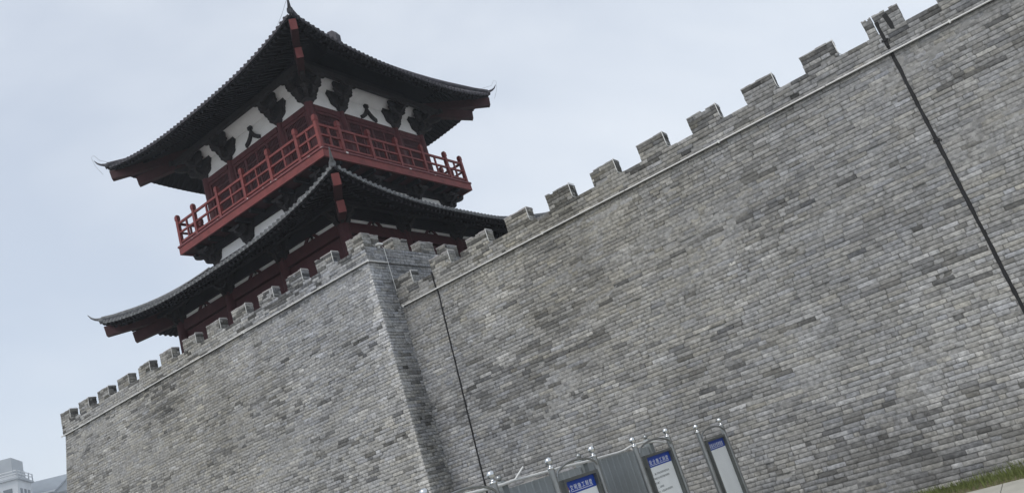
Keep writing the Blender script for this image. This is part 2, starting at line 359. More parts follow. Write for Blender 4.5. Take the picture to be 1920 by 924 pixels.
def merlon(parent, c0, U, N, w, d, z0, z1, off, light, dark, wire=True, left=False):
    """one merlon; c0 is the front lower left corner at height z0, U along the wall, N outward"""
    w += random.uniform(-.018, .012); z1 += random.uniform(-.014, .010)
    U = np.array(U, float); N = np.array(N, float); c0 = np.array((*c0, z0)); Z = np.array((0, 0, 1.)); cz = .034
    core = MB(); e = .02; p = lambda u, n, z: tuple(c0 + U * u - N * n + Z * z)
    core.hexa([p(e, e, -.02), p(w - e, e, -.02), p(w - e, d, -.02), p(e, d, -.02)], [p(e, e, z1 - z0 - cz), p(w - e, e, z1 - z0 - cz), p(w - e, d, z1 - z0 - cz), p(e, d, z1 - z0 - cz)])
    m = core.build('merlon', 'mortar', parent)
    h = z1 - z0 - cz
    fs = [Face(c0, U, Z, N), Face(c0 + U * w, -N, Z, U), Face(c0 - N * d, N, Z, -U), Face(c0 - N * d + U * w, -U, Z, -N)]
    ws = [w, d, d, w]
    df = lambda u, v: np.where(v > h * .62, dark, dark * .35)
    parts = [(f, lay(f, 0, h, lambda v: .0, (lambda q: (lambda v: q))(q), off, darkfn=df)) for f, q in zip(fs, ws)]
    brickwork(m, parts)
    cp = MB(); o = .006; jj = lambda: random.uniform(-.012, .006)
    n = 6; lost = random.choice((-1, -1, 0, 1, 2, 3))
    for q in range(n):
        if q == lost: continue
                                       # thin coping of mortar, a little uneven
        a, b2 = -o + (w + 2 * o) * q / n, -o + (w + 2 * o) * (q + 1) / n; t = h + cz + jj()
        cp.hexa([p(a, -o, h), p(b2, -o, h), p(b2, d + o, h), p(a, d + o, h)], [p(a, -o + .004, t), p(b2, -o + .004, t), p(b2, d + o, t), p(a, d + o, t)])
    cp.build('coping', 'coping' if light else 'mortar', m)
    if wire:
        t = MB(); wz = h + cz
        t.tube([p(w + .008, d * .9, wz + .01), p(w + .008, -.012, wz + .006), p(w + .009, -.016, wz - .03), p(w + .012, -.018, .10), p(w + .02, -.018, .03), p(w + .06, d * .3, .012), p(w + .1, d * .9, .012)], .0085, 5)
        t.build('edge_wire', 'pipe', m)
    return m
X0, PITCH, WM = -11.171, 1.2, .626
for n in range(-1, 14):
    x = X0 + PITCH * n
    if n == 9:                                        # the joint of the wall splits this one
        merlon(wall, (x, YM), (1, 0, 0), (0, -1, 0), .150, .30, ZB, ZT, (x + 20, 7.5), False, .6, wire=False)
        merlon(wall, (x + .190, YM), (1, 0, 0), (0, -1, 0), WM - .19, .30, ZB, ZT + .02, (x + 20, 7.5), False, .85, wire=False)
    elif n == -1:
        merlon(wall, (-12.42, YM), (1, 0, 0), (0, -1, 0), .62, .30, ZB, ZT, (x + 20, 7.5), False, .5)
    else:
        merlon(wall, (x, YM), (1, 0, 0), (0, -1, 0), WM, .30, ZB, ZT, (x + 20, 7.5), n < 3, .34 if n < 3 else .85)
def conduit(parent, a, b, step, r=.015):
    a = Vector(a); b = Vector(b); L = (b - a).length; n = max(1, round(L / step)); d = (b - a) / n
    for q in range(n):
        dz = Vector((0, 0, random.uniform(-.008, .008)))
        t = MB(); p0 = a + d * q + dz; p1 = a + d * (q + .992) + dz * .2
        t.tube([p0, p0.lerp(p1, .5) + Vector((0, 0, random.uniform(-.006, .004))), p1], r, 6)
        if q % 2 == 0: t.tube([p0 + Vector((0, 0, -.03)), p0 + Vector((0, 0, .03))], r * 1.25, 6)
        t.build('light_conduit', 'pipe', parent)
conduit(wall, (-12.30, YM - .034, ZC), (7.4, YM - .034, ZC), 2.3)
def strip(parent, x, w, ztop, zbot, seed):
    r = random.Random(seed); m = MB(); zs = [ztop - (ztop - zbot) * i / 60 for i in range(61)]
    y = lambda z: YM - TAN * max(0, ZC - z) + (OVR if z < ZC else 0)
    ring = []
    for z in zs:
        j = r.uniform(-.25, .25) * w * .5; ww = w * (1 + r.uniform(-.14, .14)); c = x + j * .6
        ring.append([(c - ww / 2, y(z) - .002, z), (c - ww / 2 * .7, y(z) - .020, z), (c + ww / 2 * .7, y(z) - .020, z), (c + ww / 2, y(z) - .002, z)])
    vs = [p for q in ring for p in q]
    m.add(vs, [(i * 4 + k2, i * 4 + k2 + 1, (i + 1) * 4 + k2 + 1, (i + 1) * 4 + k2) for i in range(60) for k2 in range(3)])
    m.build('joint_strip', 'black', parent)
strip(wall, -11.19, .040, 7.56, .15, 1)
strip(wall, -.163, .060, 7.74, .1, 2)
for z in (7.36, 5.3):                 # clamps that pin the strip
    yy = YM - TAN * max(0, ZC - z) + (OVR if z < ZC else 0)
    m = MB(); m.box(-.163 - .055, -.163 + .055, yy - .030, yy - .0205, z - .018, z + .018); m.build('strip_clamp', 'black', wall)
    m = MB(); m.tube([(-.163 + .05, yy - .028, z), (-.163 + .075, yy - .05, z - .03), (-.163 + .06, yy - .03, z - .06)], .007, 5); m.build('wire_tail', 'black', wall)
m = MB()                                              # short second seam with sealant on the split merlon
m.add([(-.03, YM - .012, 7.80), (.05, YM - .012, 7.82), (.075, YM - .012, 7.60), (.06, YM - .012, 7.47), (.0, YM - .012, 7.50), (-.01, YM - .012, 7.62)], [(0, 1, 2, 3, 4, 5)])
m.build('sealant_patch', 'black', wall)

# ------------------------------------------------------------------ the projecting bastion
XB, YB, BC, BB, BT, XS = -27.408, 14.451, 8.341, 8.757, 9.119, -12.446
YBK = 28.8
bas = thing('bastion', (-19.9, 14.0, 0), 'projecting grey brick bastion carrying the red tower', 'bastion')
fF = Face((0, YB - TAN * BC + OVR, 0), (1, 0, 0), Vb, (0, -1 / k, TAN / k))
fS = Face((XS + TAN * BC - OVR, 0, 0), (0, 1, 0), (-TAN / k, 0, 1 / k), (1 / k, 0, TAN / k))
fL = Face((XB - TAN * BC + OVR, 0, 0), (0, -1, 0), (TAN / k, 0, 1 / k), (-1 / k, 0, TAN / k))
fFp = Face((0, YB, BC), (1, 0, 0), (0, 0, 1), (0, -1, 0))
fSp = Face((XS, 0, BC), (0, 1, 0), (0, 0, 1), (1, 0, 0))
zz = lambda v: v / k
fr = lay(fF, 0, BC * k, lambda v: XB + OVR - TAN * (BC - zz(v)) + .004, lambda v: XS - OVR + TAN * (BC - zz(v)) - .004, (0, 30), base=.305, warm=.5, quoin=lambda B: B[:, 1] > XS - OVR + TAN * (BC - zz(B[:, 2])) - .03)
sd_ = lay(fS, 0, BC * k, lambda v: YB + OVR - TAN * (BC - zz(v)) + .003, lambda v: 17.4 if zz(v) > 7 else 15.5, (50, 30), base=.31, warm=.5, keep=lambda u, v: zz(v) > 7.0 or u < 15.45, quoin=lambda B: B[:, 0] < YB + OVR - TAN * (BC - zz(B[:, 2])) + .03)
lf = lay(fL, 0, BC * k, lambda v: -17.4, lambda v: -(YB + OVR - TAN * (BC - zz(v))) - .004, (70, 30))
gapf = lambda u, v: np.where((v > .33) & (np.mod(u - XB, 1.2) > .65), .55, .06)
frp = lay(fFp, 0, BB - BC, lambda v: XB, lambda v: XS - .004, (0, 38.5), darkfn=gapf, base=.31, warm=.5)
sdp = lay(fSp, 0, BB - BC, lambda v: YB + .003, lambda v: 24.0, (50, 38.5), base=.31, warm=.5)
for arr in (sd_, sdp): arr[:, 6:9] *= .93  # side face darkened: its shade is put into the brick tones
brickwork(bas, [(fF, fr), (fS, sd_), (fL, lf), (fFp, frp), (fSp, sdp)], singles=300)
mortar_sheet(bas, fF, 0, BC * k, lambda v: XB + OVR - TAN * (BC - zz(v)) + .02, lambda v: XS - OVR + TAN * (BC - zz(v)) - .02, (0, 30))
mortar_sheet(bas, fS, 0, BC * k, lambda v: YB + OVR - TAN * (BC - zz(v)) + .02, lambda v: 17.0, (50, 30))
b = MB(); t = TAN * BC; i_ = .042 + OVR
b.hexa([(XB - t + i_, YB - t + i_, 0), (XS + t - i_, YB - t + i_, 0), (XS + t - i_, YBK, 0), (XB - t + i_, YBK, 0)],
       [(XB + i_, YB + i_, BC), (XS - i_, YB + i_, BC), (XS - i_, YBK, BC), (XB + i_, YBK, BC)])
i_ = .024
for x0, x1, y0, y1 in ((XB + i_, XS - i_, YB + i_, YB + .30), (XS - .30, XS - i_, YB + .30, YBK), (XB + i_, XB + .30, YB + .30, YBK)):
    b.box(x0, x1, y0, y1, BC + .004, BB - .004)
b.build('mortar_core', 'mortar', bas)
for n in range(12):
    x = XB + PITCH * n
    merlon(bas, (x, YB), (1, 0, 0), (0, -1, 0), .646, .27, BB, BT, (x, 39), n > 4, .28 if n > 4 else .6, wire=True)
# the corner merlon turns the corner: two arms
merlon(bas, (XB + 14.4, YB), (1, 0, 0), (0, -1, 0), .562, .30, BB, BT, (3, 39), True, .2, wire=False)
merlon(bas, (XS, YB + .302), (0, 1, 0), (1, 0, 0), .30, .30, BB, BT, (53, 39), True, .2, wire=False)
for i in range(1, 8):
    merlon(bas, (XS, YB + .0215 + 1.113 * i), (0, 1, 0), (1, 0, 0), .592, .32, BB, BT, (50 + i, 39), True, .35, wire=False)
conduit(bas, (XB - .03, YB - .034, BC), (XS + .034, YB - .034, BC), 2.6)
conduit(bas, (XS + .034, YB - .034, BC), (XS + .034, YB + .66, BC), 2)
t = MB()
t.tube([(XS + .03, YB + .62, BB + .03), (XS + .05, YB + .66, BB - .02), (XS + .035, YB + .69, BC - .1), (XS + .04, YB + .70, 7.75), (XS + .05, YB + .70, 7.55)], .009, 6)
t.build('hanging_wire', 'pipe', bas)
lampb = MB(); lampb.cbox((XS + .06, YB + .50, BB + .06), (0, 1, 0), (1, 0, 0), (0, 0, 1), .16, .12, .05); lampb.cbox((XS + .03, YB + .5, BB + .01), (0, 1, 0), (1, 0, 0), (0, 0, 1), .05, .05, .08)
lampb.build('floodlight', 'pipe', bas)

# ------------------------------------------------------------------ the watchtower
TX, TY = -19.927, 21.751
tow = thing('watchtower', (TX, TY, BC), 'two storey red timber watchtower with curved dark tiled roofs', 'tower')
def RZ(q):
    a = q * math.pi / 2; c, s = round(math.cos(a)), round(math.sin(a))
    return lambda p: (TX + c * p[0] - s * p[1], TY + s * p[0] + c * p[1], p[2])
class FB(MB):
    """shapes written for the front side of the tower (x along it, outward is -y), turned to side q"""
    def __init__(s, q): super().__init__(); s.T = RZ(q)
    def build(s, *a, **kw):
        s.v = [s.T(p) for p in s.v]; return super().build(*a, **kw)

# --- one roof
def roof(name, RE, zmid, lift, H, hwt, topd, bulge, rin, label, endm):
    """hwt/topd: half width and distance of the top edge for sides 0,2 and 1,3; rin: where the rafters meet the wall"""
    ro = MB(); grid = MB()
    z0 = lambda t: zmid + H * (.72 * t + .28 * t * t)
    def S(q, s, t):
        hw = RE + (hwt[q % 2] - RE) * t; d = RE + (topd[q % 2] - RE) * t - bulge * (1 - abs(s) ** 3) * (1 - t)
        return Vector((s * hw, -d, z0(t) + lift * abs(s) ** 2.6 * (1 - t) ** 2))
    NS, NT = 32, 10
    for q in range(4):
        T = RZ(q)
        for dz, fl in ((0, False), (-.09, True)):
            vs = [T(S(q, -1 + 2 * i / NS, j / NT) + Vector((0, 0, dz))) for j in range(NT + 1) for i in range(NS + 1)]
            fs = [(j * (NS + 1) + i, j * (NS + 1) + i + 1, (j + 1) * (NS + 1) + i + 1, (j + 1) * (NS + 1) + i) for j in range(NT) for i in range(NS)]
            grid.add(vs, [f[::-1] for f in fs] if fl else fs, True)
        vs = [T(S(q, -1 + 2 * i / NS, 0) + Vector((0, 0, dz))) for dz in (0, -.09) for i in range(NS + 1)]
        grid.add(vs, [(i, NS + 1 + i, NS + 2 + i, i + 1) for i in range(NS)])
    root = grid.build(name, 'rafter', tow)
    tag(root, label=label)
    tiles = MB(); ends = MB(); raft = MB()
    pitch = .205; nrow = int(RE * .985 / pitch)
    for q in range(4):
        T = RZ(q); rot = lambda v, q=q: Vector((v[0], v[1], 0))
        for i in range(-nrow, nrow + 1):
            a = i * pitch
            dh = hwt[q % 2] - RE
            tmax = 1 if abs(a) <= hwt[q % 2] else (abs(a) - RE) / dh
            tmax = max(.02, min(1, tmax) - .01)
            pt = lambda t: S(q, max(-1, min(1, a / (RE + dh * t))), t)
            n = 7
            path = [pt(tmax * j / n) + Vector((0, 0, .025)) for j in range(n + 1)]
            dr = (path[0] - path[1]).normalized(); path[0] = path[0] + dr * .05
            tiles.tube([T(p) for p in path], .056, 6)
            e = path[0]
            # round end disc and the drip between two rows
            ends.tube([T(e + dr * .02), T(e - dr * .03)], .062, 8)
            m_ = S(q, max(-1, min(1, (a + pitch / 2) / RE)), 0)
            if abs(a + pitch / 2) < RE:
                w = .075
                A = [m_ + Vector((-w, -.05, .03)), m_ + Vector((w, -.05, .03)), m_ + Vector((w * .8, -.055, -.03)), m_ + Vector((0, -.06, -.075)), m_ + Vector((-w * .8, -.055, -.03))]
                Bk = [p + Vector((0, .035, 0)) for p in A]
                ends.add([T(p) for p in A + Bk], [(4, 3, 2, 1, 0), (5, 6, 7, 8, 9)] + [(u, (u + 1) % 5, (u + 1) % 5 + 5, u + 5) for u in range(5)])
            # rafters below: flying rafter and the main one
            D0 = RE - topd[q % 2]; tin = (RE - rin) / D0
            lim = max(.05, min(tmax, tin))
            if lim > .06:
                t0, t1 = .07 / D0, lim
                raft.bar(T(pt(t0) + Vector((0, 0, -.15))), T(pt(t1) + Vector((0, 0, -.15))), .085, .10)
                t2 = min(.75 / D0, t1 * .5)
                if t1 > t2 + .05: raft.tube([T(pt(t2) + Vector((0, 0, -.25))), T(pt(t1) + Vector((0, 0, -.27)))], .055, 6)
    tag(tiles.build('tile_rows', 'tile', root), kind='stuff')
    tag(ends.build('eave_tiles', endm, root), kind='stuff')
    tag(raft.build('rafters', 'rafter', root), kind='stuff')
    for q in range(4):                                  # hip ridge with its horn, and the two stacked corner beams
        T = RZ(q)
        pts = [S(q, 1, 1 - j / 10) + Vector((0, 0, .11)) for j in range(10)]
        tip = S(q, 1, 0); dg = Vector((1, -1, 0)).normalized()
        hr = MB()
        hr.tube([T(p) for p in pts + [tip + Vector((0, 0, .13))]], [.13] * 9 + [.11, .09], 8)
        hr.tube([T(p) for p in (tip - dg * .12 + Vector((0, 0, .12)), tip + dg * .08 + Vector((0, 0, .13)), tip + dg * .22 + Vector((0, 0, .17)), tip + dg * .34 + Vector((0, 0, .25)), tip + dg * .44 + Vector((0, 0, .39)))], [.08, .062, .044, .03, .010], 8)
        hr.tube([T(p) for p in (tip - dg * .05 + Vector((0, 0, .08)), tip + dg * .09 + Vector((0, 0, .05)))], .10, 10)
        hr.build('hip_ridge', endm, root)
        zt = tip.z
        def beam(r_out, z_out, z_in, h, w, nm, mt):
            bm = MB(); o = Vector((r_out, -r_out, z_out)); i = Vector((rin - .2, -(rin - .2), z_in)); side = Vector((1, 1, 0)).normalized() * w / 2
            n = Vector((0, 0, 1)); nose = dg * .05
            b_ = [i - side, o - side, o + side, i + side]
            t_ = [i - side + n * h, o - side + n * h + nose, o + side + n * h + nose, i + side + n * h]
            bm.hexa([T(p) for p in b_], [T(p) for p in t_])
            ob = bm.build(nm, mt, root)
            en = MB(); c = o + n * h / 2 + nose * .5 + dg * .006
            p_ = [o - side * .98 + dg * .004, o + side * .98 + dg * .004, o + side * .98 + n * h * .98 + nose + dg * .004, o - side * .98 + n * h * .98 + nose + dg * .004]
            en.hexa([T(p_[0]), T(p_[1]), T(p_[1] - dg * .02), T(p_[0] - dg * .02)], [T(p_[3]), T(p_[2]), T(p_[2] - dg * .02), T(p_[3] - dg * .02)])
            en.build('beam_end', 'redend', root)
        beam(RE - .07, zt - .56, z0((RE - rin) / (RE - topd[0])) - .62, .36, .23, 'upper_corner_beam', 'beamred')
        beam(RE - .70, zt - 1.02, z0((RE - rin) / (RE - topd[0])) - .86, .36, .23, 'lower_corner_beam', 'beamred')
    return root, S

upper, SU = roof('upper_roof', 5.40, 17.42, .52, 3.05, (2.3, 0.0), (0.0, 2.3), .12, 3.5, 'wide upper roof with upturned corners', 'tile')
lower, SL = roof('lower_roof', 6.13, 11.32, .62, 1.55, (3.35, 3.35), (3.35, 3.35), .12, 4.5, 'lower skirt roof with upturned corners', 'tileend')
# main ridge and its end ornaments
m = MB(); m.box(TX - 2.35, TX + 2.35, TY - .13, TY + .13, 20.40, 20.78); m.tube([(TX - 2.35, TY, 20.80), (TX + 2.35, TY, 20.80)], .12, 8); m.build('main_ridge', 'tileend', upper)
orn = MB(); prof = [(-.30, 0), (.22, 0), (.34, .22), (.36, .50), (.22, .74), (-.02, .80), (-.20, .70), (-.16, .60), (.02, .62), (.12, .50), (.08, .34), (-.08, .26), (-.30, .24)]
for sgn in (1, -1):
    orn = MB(); orn.prism(prof, (TX + sgn * 2.35, TY, 20.28), (sgn, 0, 0), (0, 0, 1), (0, 1, 0), .26); orn.build('ridge_ornament', 'tile', upper)

# --- upper storey
DK = 14.15; ZCOL = 16.58; WR = 3.0
cols = (-3.0, -1.47, 1.47, 3.0)
def column(mb, x, y, z0, z1, r): mb.tube([(x, y, z0), (x, y, z1)], r, 12, smooth=True)
def bracket_mesh(sc=1.0, corner=False):
    b = MB(); V = Vector
    def arm(prof, O, A, th): b.prism([(p * sc, z * sc) for p, z in prof], O * sc, A, (0, 0, 1), V((0, 0, 1)).cross(V(A)), th * sc)
    def block(c, w, h):
        c = V(c) * sc; w *= sc; h *= sc; q = [(-1, -1), (1, -1), (1, 1), (-1, 1)]; w0 = w * .68
        b.hexa([c + V((x * w0 / 2, y * w0 / 2, 0)) for x, y in q], [c + V((x * w / 2, y * w / 2, h * .45)) for x, y in q])
        b.hexa([c + V((x * w / 2, y * w / 2, h * .451)) for x, y in q], [c + V((x * w / 2, y * w / 2, h)) for x, y in q])
    gong = lambda L, h: [(-L, h), (-L, h * .62), (-L * .88, h * .32), (-L * .70, h * .10), (-L * .5, 0), (L * .5, 0), (L * .70, h * .10), (L * .88, h * .32), (L, h * .62), (L, h)]
    wav = [(.12, 0), (.15, .14), (.24, .17), (.33, .26), (.38, .36), (.36, .42), (.42, .46), (.50, .55), (.56, .68), (.56, .76), (.68, .82), (.74, .95), (.76, 1.15)]
    for A in [V((1, 0, 0))] + ([V((0, 1, 0))] if corner else []):
        pr_ = [(-a, z) for a, z in wav][::-1] + wav if not corner else [(-.1, 1.15), (-.1, 0)] + wav
        if corner and A.x > .5: pr_ = [(-a, z) for a, z in pr_][::-1]
        if A.x > .5: b.prism([(p * sc, z * sc) for p, z in pr_][::-1], V((0, -.06, 0)) * sc, A, (0, 0, 1), V((0, -1, 0)), .16 * sc)
        else: b.prism([(p * sc, z * sc) for p, z in pr_][::-1], V((.06, 0, 0)) * sc, A, (0, 0, 1), V((1, 0, 0)), .16 * sc)
    block((0, 0, 0), .36, .20)
    dirs = [V((1, 0, 0))] + ([V((0, 1, 0))] if corner else [])
    for A in dirs: arm(gong(.43, .19), V((0, 0, .18)), A, .15)
    outs = [V((0, -1, 0))] + ([V((1, 0, 0)), V((1, -1, 0)).normalized()] if corner else [])
    for A in outs:
        s_ = 1.35 if abs(A.x * A.y) > .1 else 1
        arm([(-.2, .19), (-.2, 0), (.25 * s_, 0), (.38 * s_, .05), (.44 * s_, .12), (.44 * s_, .19)], V((0, 0, .18)), A, .15)
        arm([(-.2, .19), (-.2, 0), (.60 * s_, 0), (.74 * s_, .05), (.80 * s_, .12), (.80 * s_, .19)], V((0, 0, .50)), A, .15)
        block(A * .37 * s_ + V((0, 0, .37)), .2, .13); block(A * .73 * s_ + V((0, 0, .69)), .2, .13)
        if s_ == 1:
            B_ = V((0, 0, 1)).cross(A)
            arm(gong(.40, .16), A * .38 + V((0, 0, .50)), B_, .13); arm(gong(.40, .16), A * .74 + V((0, 0, .69)), B_, .13)
            for sg in (-1, 1): block(A * .38 + B_ * sg * .33 + V((0, 0, .66)), .18, .12)
            b.prism([(p * sc, z * sc) for p, z in [(-.30, .64), (.30, .64), (.42, .74), (.46, .98), (-.46, .98), (-.42, .74)]], A * .40 * sc, B_, (0, 0, 1), -A, .12 * sc)
    for A in dirs:
        for sg in (-1, 0, 1): block(A * .36 * sg + V((0, 0, .37)), .2, .13)
        arm(gong(.52, .18), V((0, 0, .50)), A, .15)
        for sg in (-1, 1): block(A * .45 * sg + V((0, 0, .68)), .2, .12)
    return b
bmesh_ = bracket_mesh().mesh('bracket_set', MT['darkwood']); bcorner = bracket_mesh(corner=True).mesh('corner_bracket_set', MT['darkwood'])
sm = bracket_mesh(.72).mesh('small_bracket_set', MT['darkwood']); smc = bracket_mesh(.72, True).mesh('small_corner_bracket_set', MT['darkwood'])
def at_side(q, x, d, z): return RZ(q)((x, -d, z))

deck = MB(); deck.box(TX - 3.99, TX + 3.99, TY - 3.99, TY + 3.99, 13.86, 14.12); bal = deck.build('balcony_deck', 'darkred', tow)
for q in range(4):
    f = FB(q); L = 4.03 if q % 2 == 0 else 3.948
    f.box(-L, L, -4.03, -3.95, 13.80, 14.075); f.build('fascia', 'red', bal)
    f = FB(q); L = 4.06 if q % 2 == 0 else 3.918
    f.box(-L, L, -4.06, -3.92, 14.078, 14.15); f.build('fascia_lip', 'redworn', bal)
    # joists under the deck
    for x in np.arange(-3.2, 3.3, .8):
        f = FB(q); f.box(x - .06, x + .06, -3.93, -3.30, 13.70, 13.858); f.build('joist', 'rafter', bal)
# railing
posts = (-2.92, -1.46, 0, 1.46, 2.92)
def post_mb(f, x, y):
    f.box(x - .062, x + .062, y - .062, y + .062, DK, DK + 1.0)
    f.hexa([(x - .05, y - .05, DK + 1.0), (x + .05, y - .05, DK + 1.0), (x + .05, y + .05, DK + 1.0), (x - .05, y + .05, DK + 1.0)], [(x - .074, y - .074, DK + 1.05)] + [(x + .074, y - .074, DK + 1.05), (x + .074, y + .074, DK + 1.05), (x - .074, y + .074, DK + 1.05)])
    f.box(x - .074, x + .074, y - .074, y + .074, DK + 1.051, DK + 1.18)
    f.hexa([(x - .074, y - .074, DK + 1.181), (x + .074, y - .074, DK + 1.181), (x + .074, y + .074, DK + 1.181), (x - .074, y + .074, DK + 1.181)], [(x - .05, y - .05, DK + 1.25), (x + .05, y - .05, DK + 1.25), (x + .05, y + .05, DK + 1.25), (x - .05, y + .05, DK + 1.25)])
for q in range(4):
    f = FB(q); f.box(-3.95, 3.95, -3.98, -3.88, DK + .001, DK + .05); rl = f.build('railing', 'red', tow)
    f = FB(q); post_mb(f, -3.93, -3.93); f.build('post', 'red', rl)
    for x in posts: f = FB(q); post_mb(f, x, -3.93); f.build('post', 'red', rl)
    xs = (-3.93,) + posts + (3.93,)
    for a, c in zip(xs[:-1], xs[1:]):
        a += .062; c -= .062
        for z, h in ((DK + .86, .085), (DK + .50, .065), (DK + .115, .075)):
            f = FB(q); f.box(a, c, -3.965, -3.895, z, z + h); f.build('rail', 'red', rl)
        f = FB(q); mx_ = (a + c) / 2; f.box(mx_ - .032, mx_ + .032, -3.96, -3.90, DK + .191, DK + .499); f.build('baluster', 'red', rl)
        f = FB(q); f.box(mx_ - .032, mx_ + .032, -3.96, -3.90, DK + .566, DK + .859); f.build('baluster', 'red', rl)
# walls, columns, windows of the upper room
for q in range(4):
    for j, x in enumerate(cols[:-1]):
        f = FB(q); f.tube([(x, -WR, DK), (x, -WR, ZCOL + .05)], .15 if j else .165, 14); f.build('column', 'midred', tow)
        if j: inst('bracket_set', bmesh_, at_side(q, x, WR, ZCOL + .03), q * math.pi / 2, tow)
    inst('corner_bracket_set', bcorner, at_side(q, WR, WR, ZCOL + .03), q * math.pi / 2, tow)
    for a, c, kind in ((-2.85, -1.62, 'w'), (-1.32, 1.32, 'd'), (1.62, 2.85, 'w')):
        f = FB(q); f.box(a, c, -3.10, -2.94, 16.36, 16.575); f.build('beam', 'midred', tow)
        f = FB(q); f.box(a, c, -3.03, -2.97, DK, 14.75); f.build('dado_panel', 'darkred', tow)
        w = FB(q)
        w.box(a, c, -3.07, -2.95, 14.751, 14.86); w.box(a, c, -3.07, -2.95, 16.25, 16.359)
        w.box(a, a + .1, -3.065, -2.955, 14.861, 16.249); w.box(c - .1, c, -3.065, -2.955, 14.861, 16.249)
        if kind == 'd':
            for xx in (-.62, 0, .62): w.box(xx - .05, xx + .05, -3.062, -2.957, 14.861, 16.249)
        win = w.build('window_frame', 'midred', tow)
        lat = FB(q); x = a + .16
        while x < c - .13:
            lat.box(x - .022, x + .022, -3.04, -2.99, 14.861, 16.249); x += .074
        for z in (15.35, 15.95): lat.box(a + .1, c - .1, -3.045, -2.985, z, z + .05)
        tag(lat.build('lattice_bars', 'darkred', win), kind='stuff')
    # white plaster band, coved top
    for a, c in ((-2.87, -1.60), (-1.34, 1.34), (1.60, 2.87)):
        f = FB(q); f.box(a - .12, c + .12, -3.02, -2.96, 16.577, 17.30); f.build('plaster_panel', 'plaster', tow)
        f = FB(q); f.hexa([(a - .12, -3.05, 17.303), (c + .12, -3.05, 17.303), (c + .12, -2.99, 17.303), (a - .12, -2.99, 17.303)], [(a - .12, -3.62, 17.80), (c + .12, -3.62, 17.80), (c + .12, -3.56, 17.83), (a - .12, -3.56, 17.83)]); f.build('plaster_cove', 'plaster', tow)
    # inverted-V strut in the middle bay
    legs = FB(q)
    for sg in (-1, 1):
        up = [(.0, .60), (.06, .46), (.15, .33), (.27, .22), (.42, .13)]; lo = [(.40, .0), (.24, .06), (.12, .15), (.03, .27), (-.05, .42)] if sg > 0 else [(.40, .0), (.24, .06), (.12, .15), (.03, .27), (-.04, .42)]
        prof = [(sg * a * 1.0, b_) for a, b_ in up + lo]
        if sg < 0: prof = prof[::-1]
        legs.prism(prof, (0, -3.06 - (.012 if sg > 0 else 0), ZCOL + .05), (1, 0, 0), (0, 0, 1), (0, 1, 0), .09)
    legs.box(-.09, .09, -3.13, -3.0, ZCOL + .60, ZCOL + .73)
    legs.build('splayed_strut', 'darkwood', tow)
    f = FB(q); f.box(-3.95, 3.95, -3.83, -3.66, 17.42, 17.62); f.build('eave_purlin', 'darkwood', tow)
    f = FB(q); f.box(-3.0, 3.0, -2.98, -2.80, 17.30, 18.6); f.build('upper_wall_board', 'rafter', tow)
cl = MB(); cl.box(TX - 2.9, TX + 2.9, TY - 2.9, TY + 2.9, 16.62, 16.70); cl.build('ceiling', 'darkred', tow)

# --- band under the balcony
for q in range(4):
    f = FB(q); f.box(-3.16, 3.16, -3.16, -3.06, 12.6, 13.66); f.build('plaster_band', 'plaster', tow)
    f = FB(q); f.box(-3.25, 3.25, -3.26, -3.02, 13.56, 13.855); f.build('band_beam', 'rafter', tow)
    for x in (-1.2, 1.2): inst('small_bracket_set', sm, at_side(q, x, 3.18, 13.08), q * math.pi / 2, tow)
    inst('small_corner_bracket_set', smc, at_side(q, 3.15, 3.15, 13.08), q * math.pi / 2, tow)
    for x in (-1.2, 1.2): f = FB(q); f.box(x - .1, x + .1, -3.24, -3.1, 12.6, 13.09); f.build('strut', 'darkwood', tow)
# --- lower storey
LW = 4.3
for q in range(4):
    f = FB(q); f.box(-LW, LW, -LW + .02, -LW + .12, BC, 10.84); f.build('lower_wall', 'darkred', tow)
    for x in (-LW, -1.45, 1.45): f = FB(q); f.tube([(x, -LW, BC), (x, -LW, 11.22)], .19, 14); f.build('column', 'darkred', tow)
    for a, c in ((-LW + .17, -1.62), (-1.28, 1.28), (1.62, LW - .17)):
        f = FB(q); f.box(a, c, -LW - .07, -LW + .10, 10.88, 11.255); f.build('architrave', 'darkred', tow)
        mid = (a + c) / 2
        for u0, u1 in ((a + .17, mid - .13), (mid + .13, c - .17)):
            f = FB(q); f.box(u0 - .05, u1 + .05, -LW + .0, -LW + .06, 11.258, 11.50); f.build('plaster_panel', 'plaster', tow)
        f = FB(q); f.prism([(-.13, .3), (-.13, .22), (-.30, .06), (-.36, 0), (-.22, 0), (-.05, .16), (.05, .16), (.22, 0), (.36, 0), (.30, .06), (.13, .22), (.13, .3)], (mid, -LW - .02, 11.257), (1, 0, 0), (0, 0, 1), (0, 1, 0), .06); f.build('splayed_strut', 'darkred', tow)
    f = FB(q); f.box(-LW - .1, LW + .1, -LW - .10, -LW + .12, 11.405, 11.70); f.build('wall_plate', 'rafter', tow)
    f = FB(q); f.box(-LW - .5, LW + .5, -LW - .62, -LW - .46, 11.55, 11.70); f.build('eave_purlin', 'rafter', tow)
    f = FB(q); f.box(-LW, LW, -LW + .02, -LW + .1, 11.70, 12.5); f.build('upper_wall_board', 'rafter', tow)
    lm = sm
    for x in (-1.45, 1.45): inst('small_bracket_set', sm, at_side(q, x, LW + .02, 11.02), q * math.pi / 2, tow).data = sm
    inst('small_corner_bracket_set', smc, at_side(q, LW, LW, 11.02), q * math.pi / 2, tow)
